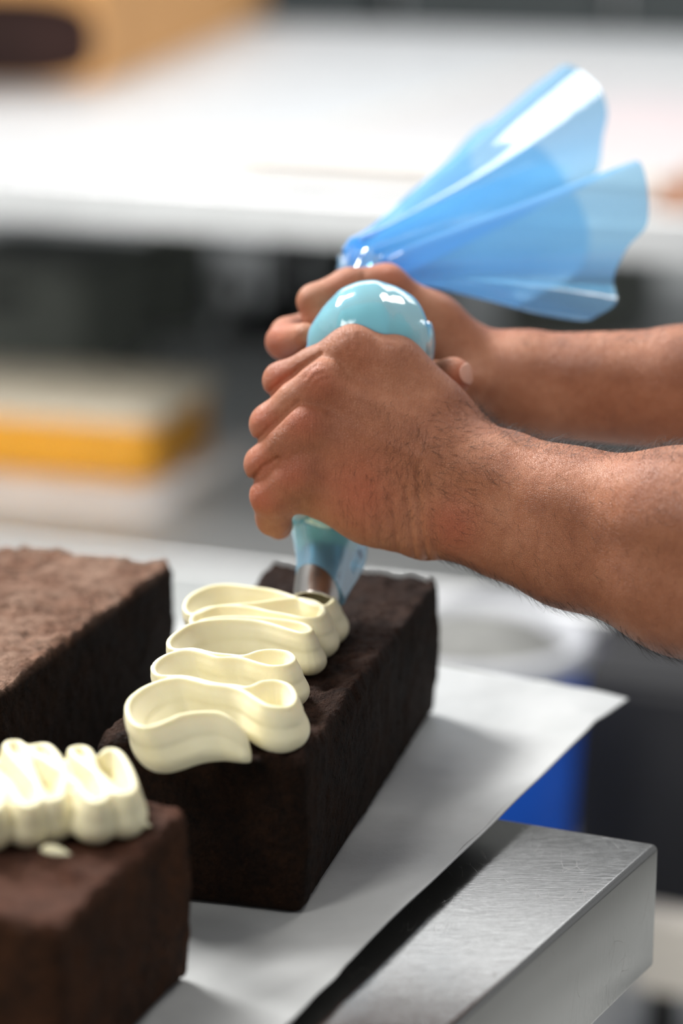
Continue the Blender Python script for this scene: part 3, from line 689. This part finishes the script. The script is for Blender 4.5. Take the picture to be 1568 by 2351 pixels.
g3 = Group(0.004).add((845, 765, 1.53, 11), (690, 840, 1.49, 9.5), (700, 855, 1.466, 8.6), (745, 850, 1.46, 8))
g4 = Group(0.004).add((850, 830, 1.53, 10), (740, 900, 1.495, 8.8), (740, 920, 1.477, 8.2))
g5 = Group(0.006).add((1090, 890, 1.49, 13), (995, 878, 1.458, 11.8), (1040, 864, 1.437, 11.6))
arm2, v2, n2, px2, py2 = limb(palm2, [g1, g2, g3, g4, g5], PER, [(800, 655, 1.46, 12), (655, 780, 1.46, 16), (1060, 870, 1.43, 10), (890, 640, 1.48, 13)], h=0.0014,
    grooves=[([(838, 625), (832, 650)], 0.8, 7), ([(1032, 832), (1020, 850)], 0.5, 5)])
# thumb nail
def nail(c, n, up, wd, ln, parent):
    n = n / np.linalg.norm(n); up = up - n * (up @ n); up /= np.linalg.norm(up); sd = np.cross(n, up); vs = []; fs = []
    NN = 10
    for i in range(NN + 1):
        for j in range(NN + 1):
            a = (i / NN * 2 - 1); b = (j / NN * 2 - 1); s = math.sqrt(max(0, 1 - 0.5 * b * b)); t = math.sqrt(max(0, 1 - 0.5 * a * a))
            X, Y = a * s, b * t; vs.append(c + sd * X * wd + up * Y * ln + n * (0.0007 - 0.0022 * X * X - 0.0008 * Y * Y))
    for i in range(NN):
        for j in range(NN): fs.append((i * (NN + 1) + j, (i + 1) * (NN + 1) + j, (i + 1) * (NN + 1) + j + 1, i * (NN + 1) + j + 1))
    o = mesh('fingernail', vs, fs, M['nail']); sd_ = o.modifiers.new('s', 'SOLIDIFY'); sd_.thickness = 0.0008; o.parent = parent; return o
tc_ = V(1040, 864, 1.437); nd = V(1073, 858, 1.4285) - tc_; nd /= np.linalg.norm(nd)
nail(tc_ + nd * 0.0116, nd, np.array((0, 0, 1.0)), 0.0052, 0.0062, arm2)

# --- body hair
def hairs(name, v, vn, px, py, parent, zones, rad=0.00007):
    vs = []; fs = []
    for (mask_f, count, ln, dirf, lift) in zones:
        idx = np.nonzero(mask_f(px, py, vn))[0]
        if not len(idx): continue
        for i in np.random.choice(idx, count):
            p = v[i] + np.random.normal(0, 0.0006, 3) * 0.5; n = vn[i]; d = dirf(px[i], py[i]); d = d + np.random.normal(0, 0.35, 3); d -= n * (d @ n); d /= np.linalg.norm(d) + 1e-9
            L = ln * random.uniform(0.5, 1.3); curl = np.cross(n, d) * random.uniform(-0.5, 0.5); pts = []; S = 5
            lf = lift * random.uniform(0.5, 1.6)
            for s in range(S + 1):
                t = s / S; pts.append(p - n * 0.0003 + d * L * t + n * (L * lf * (t - 0.45 * t * t)) + curl * L * t * t)
            b0_ = len(vs); side = np.cross(d, n)
            for s, q_ in enumerate(pts):
                r = rad * (1 - 0.8 * s / S); vs += [q_ + side * r, q_ - side * r * .5 + n * r * .87, q_ - side * r * .5 - n * r * .87]
            for s in range(S):
                for k in range(3): k2 = (k + 1) % 3; a = b0_ + s * 3; fs.append((a + k, a + k2, a + 3 + k2, a + 3 + k))
    o = mesh(name, vs, fs, M['hair']); o.parent = parent; o['kind'] = 'stuff'; return o
right = np.array((0.9, 0, 0.1)); down = np.array((0.2, 0, -1.0)); upv = np.array((0.5, 0, 0.8))
towcam = np.array((0, -1.0, 0.25))
nf = lambda n: (n @ towcam)
topline = lambda x: np.interp(x, [1060, 1110, 1150, 1200, 1300, 1450, 1568], [905, 945, 985, 1010, 1025, 1035, 1040])
zones = [
    (lambda x, y, n: (x > 1090) & (y < topline(x) + 26) & (n[:, 2] > 0.3), 2600, 0.0085, lambda x, y: right * -0.3 + np.array((0.6, -0.1, 0.3)), 0.75),
    (lambda x, y, n: (x > 1000) & (x < 1620) & (n[:, 2] < -0.55), 1500, 0.0095, lambda x, y: np.array((1.0, 0.1, -0.3)), 0.5),
    (lambda x, y, n: (x > 850) & (x < 1180) & (y > 900) & (y < 1260) & (nf(n) > 0.3) & (np.random.rand(len(x)) < np.exp(-((x - 1010) / 110) ** 2 - ((y - 1060) / 130) ** 2)), 900, 0.0085, lambda x, y: np.array((-0.25, 0, -0.9)) if x < 980 else np.array((0.9, 0, -0.35)), 0.12),
    (lambda x, y, n: (x > 770) & (x < 900) & (y > 1050) & (y < 1200) & (nf(n) > 0.3), 130, 0.006, lambda x, y: np.array((0.15, 0, -1)), 0.12),
    (lambda x, y, n: (x > 1120) & (x < 1620) & (y > 1000) & (y < 1330) & (nf(n) > 0.2), 260, 0.008, lambda x, y: np.array((0.8, 0, -0.6)), 0.15)]
hairs('arm_hair', vN, nN, pxN, pyN, armN, zones)
hairs('arm_hair', v2, n2, px2, py2, arm2, [(lambda x, y, n: (x > 1180) & (n[:, 2] > 0.75), 900, 0.008, lambda x, y: np.array((1, 0, 0.2)), 0.35)])

# ================================================================== piping bag
BAG = empty('piping_bag', tuple(V(724, 1388, 1.452)), 'clear blue plastic piping bag filled with cream, squeezed by both hands', 'piping bag')
rings = [(737, 1330, 1.461, 15.6), (744, 1290, 1.467, 16.9), (750, 1240, 1.474, 20.8), (756, 1190, 1.476, 24.6), (778, 1080, 1.462, 26.5), (808, 960, 1.446, 28.5), (840, 860, 1.436, 34.5),
         (852, 800, 1.430, 37.2), (850, 782, 1.429, 36.4), (847, 760, 1.432, 34.3), (843, 742, 1.437, 29.5), (839, 730, 1.444, 21.5), (835, 724, 1.456, 12), (827, 712, 1.486, 9.0), (815, 675, 1.507, 8.0), (826, 640, 1.522, 11), (832, 610, 1.530, 15)]
def tube(name, rings, mat, off=0.0, NU=96, wr=1.0, flap=False, start=0, slant=0.0):
    R = catmull(rings, 5); C = np.array([V(*r[:3]) for r in R]); T = np.gradient(C, axis=0); T /= np.linalg.norm(T, axis=1)[:, None]
    vs = []; fs = []; n = len(R)
    for i in range(n):
        t = T[i]; X = np.array((1.0, 0, 0)); X -= t * (X @ t); X /= np.linalg.norm(X); Y = np.cross(t, X)
        if Y[1] > 0: Y = -Y              # Y faces the camera
        for k in range(NU):
            q_ = 2 * math.pi * k / NU; cx, sy = math.cos(q_), math.sin(q_); r = R[i][3] / 1000
            g = min(1, max(0, (980 - R[i][1]) / 120)) * min(1, max(0, (R[i][1] - 724) / 25)); gn = min(1, max(0, (700 - R[i][1]) / 60))
            d = wr * g * (0.0030 * noise.noise(Vector((cx * 1.3, sy * 1.3, R[i][1] * 0.009))) + 0.0011 * abs(math.sin(q_ * 4 + 1.0 + R[i][1] * 0.006)) ** 6)
            d += gn * 0.0022 * math.sin(q_ * 9 + i * 0.5)
            r = r + d - off
            p = C[i] + X * cx * r + Y * sy * r
            if flap:
                w_ = max(0, cx) ** 16; p = p + X * 0.0065 * w_ * math.exp(-((R[i][1] - 1270) / 45) ** 2)
            if slant and i < 12:
                s = slant * (0.5 + 0.5 * cx) ** 1.5 * (1 - i / 12); p = p - t * s
            if slant and i < 10: p = p + t * 0.0045 * max(0, sy) * (1 - i / 10)
            vs.append(p)
    for i in range(n - 1):
        for k in range(NU): k2 = (k + 1) % NU; fs.append((i * NU + k, i * NU + k2, (i + 1) * NU + k2, (i + 1) * NU + k))
    o = mesh(name, vs, fs, mat); keep(o, BAG); return o, vs, n
tube('bag_film', rings, M['film'], 0, flap=True, slant=0.013)
fo, fv, fn = tube('cream_filling', [(746, 1272, 1.470, 16.2)] + [tuple(r) for r in rings[2:12]] + [(833, 726, 1.462, 3.0)], M['cream'], 0.0011)
noz = [(724, 1388, 1.452, 13.2), (732, 1350, 1.458, 14.2), (743, 1300, 1.466, 14.9), (750, 1258, 1.4725, 14.2)]
no_, _, _ = tube('nozzle', noz, M['nozzle'], 0.0, wr=0.0)
sdm = no_.modifiers.new('s', 'SOLIDIFY'); sdm.thickness = 0.0008; no_['label'] = 'brushed steel piping nozzle'

# tail: pleated loop of film lofted from the twisted neck to the open mouth
neck = (834, 606, 1.532)
rim = [(1190, 708, 1.56), (1330, 738, 1.55), (1378, 722, 1.545), (1415, 690, 1.55), (1408, 640, 1.56), (1440, 572, 1.55), (1488, 505, 1.555), (1470, 372, 1.57), (1400, 398, 1.60), (1330, 430, 1.65), (1372, 395, 1.68), (1385, 320, 1.66), (1395, 255, 1.66), (1370, 195, 1.67), (1305, 150, 1.68), (1260, 175, 1.70), (1210, 212, 1.71), (1150, 268, 1.72), (1085, 308, 1.73), (1090, 400, 1.73), (1130, 380, 1.74), (1220, 330, 1.74), (1290, 400, 1.73), (1350, 520, 1.70), (1330, 620, 1.66), (1230, 680, 1.60)]
RM = catmull([V(*p) for p in rim], 9, True); NU = len(RM); NVv = 40; vs = []; fs = []
nk = V(*neck); ax = V(1150, 440, 1.62) - nk; ax /= np.linalg.norm(ax)
X = np.array((1.0, 0, 0.9)); X -= ax * (X @ ax); X /= np.linalg.norm(X); Y = np.cross(ax, X)
RC = RM.mean(0)
mid = V(890, 585, 1.560)
for j in range(NVv + 1):
    t = j / NVv
    for k in range(NU):
        q_ = math.atan2((RM[k] - RC) @ Y, (RM[k] - RC) @ X); ph = 2 * math.pi * k / NU
        a = nk + (X * math.cos(q_) + Y * math.sin(q_)) * 0.0155
        m1 = mid + (X * math.cos(q_) + Y * math.sin(q_)) * 0.020
        tt = t ** 0.95
        p = a * (1 - tt) ** 2 + m1 * 2 * tt * (1 - tt) + RM[k] * tt * tt
        pl = 0.0022 * math.sin(ph * 7 + 1.5 * math.sin(3 * ph)) * math.sin(math.pi * min(1, t * 1.05)) ** 0.6 + 0.003 * math.sin(ph * 13 + 4 * t) * math.exp(-((t - .08) / .16) ** 2)
        out = (p - (nk + (RC - nk) * tt * 1.0)); out /= np.linalg.norm(out) + 1e-6
        p = p + out * pl + np.array((0, 1, 0)) * 0.004 * noise.noise(Vector((ph * 2, t * 3, 5))) * t
        vs.append(p)
for j in range(NVv):
    for k in range(NU): k2 = (k + 1) % NU; fs.append((j * NU + k, j * NU + k2, (j + 1) * NU + k2, (j + 1) * NU + k))
tl = mesh('bag_tail', vs, fs, M['tail_film']); keep(tl, BAG); tl['label'] = 'translucent open end of the bag flaring to the right'

# two flecks of cream fallen beside the front band
for k, (x, y, L, an) in enumerate(((135, 1965, 0.009, -0.5), (326, 1902, 0.006, -0.3))):
    g = G(x, y, CT + 0.001); vs = []; fs = []; n_ = 12
    for i in range(9):
        t = i / 8; r = 0.0048 * math.sin(math.pi * min(1, t * 0.9 + 0.1)) ** 0.7 * (1 - 0.6 * t) + 0.0003
        for j in range(n_):
            a = 2 * math.pi * j / n_; X_ = -L + 2 * L * t * 0.9; Y_ = r * math.cos(a); Z_ = max(-0.0006, r * 0.7 * math.sin(a)) + 0.0018
            vs.append((g[0] + X_ * math.cos(an) - Y_ * math.sin(an), g[1] + X_ * math.sin(an) + Y_ * math.cos(an), g[2] + Z_))
    for i in range(8):
        for j in range(n_): j2 = (j + 1) % n_; fs.append((i * n_ + j, i * n_ + j2, (i + 1) * n_ + j2, (i + 1) * n_ + j))
    fs.append(tuple(range(n_))[::-1]); fs.append(tuple(8 * n_ + j for j in range(n_)))
    tag(mesh('cream_fleck', vs, fs, M['cream']), ('larger fleck of cream on the front loaf, below the middle of its cream band', 'smaller fleck of cream on the front loaf, at the right end of its cream band')[k], 'cream')
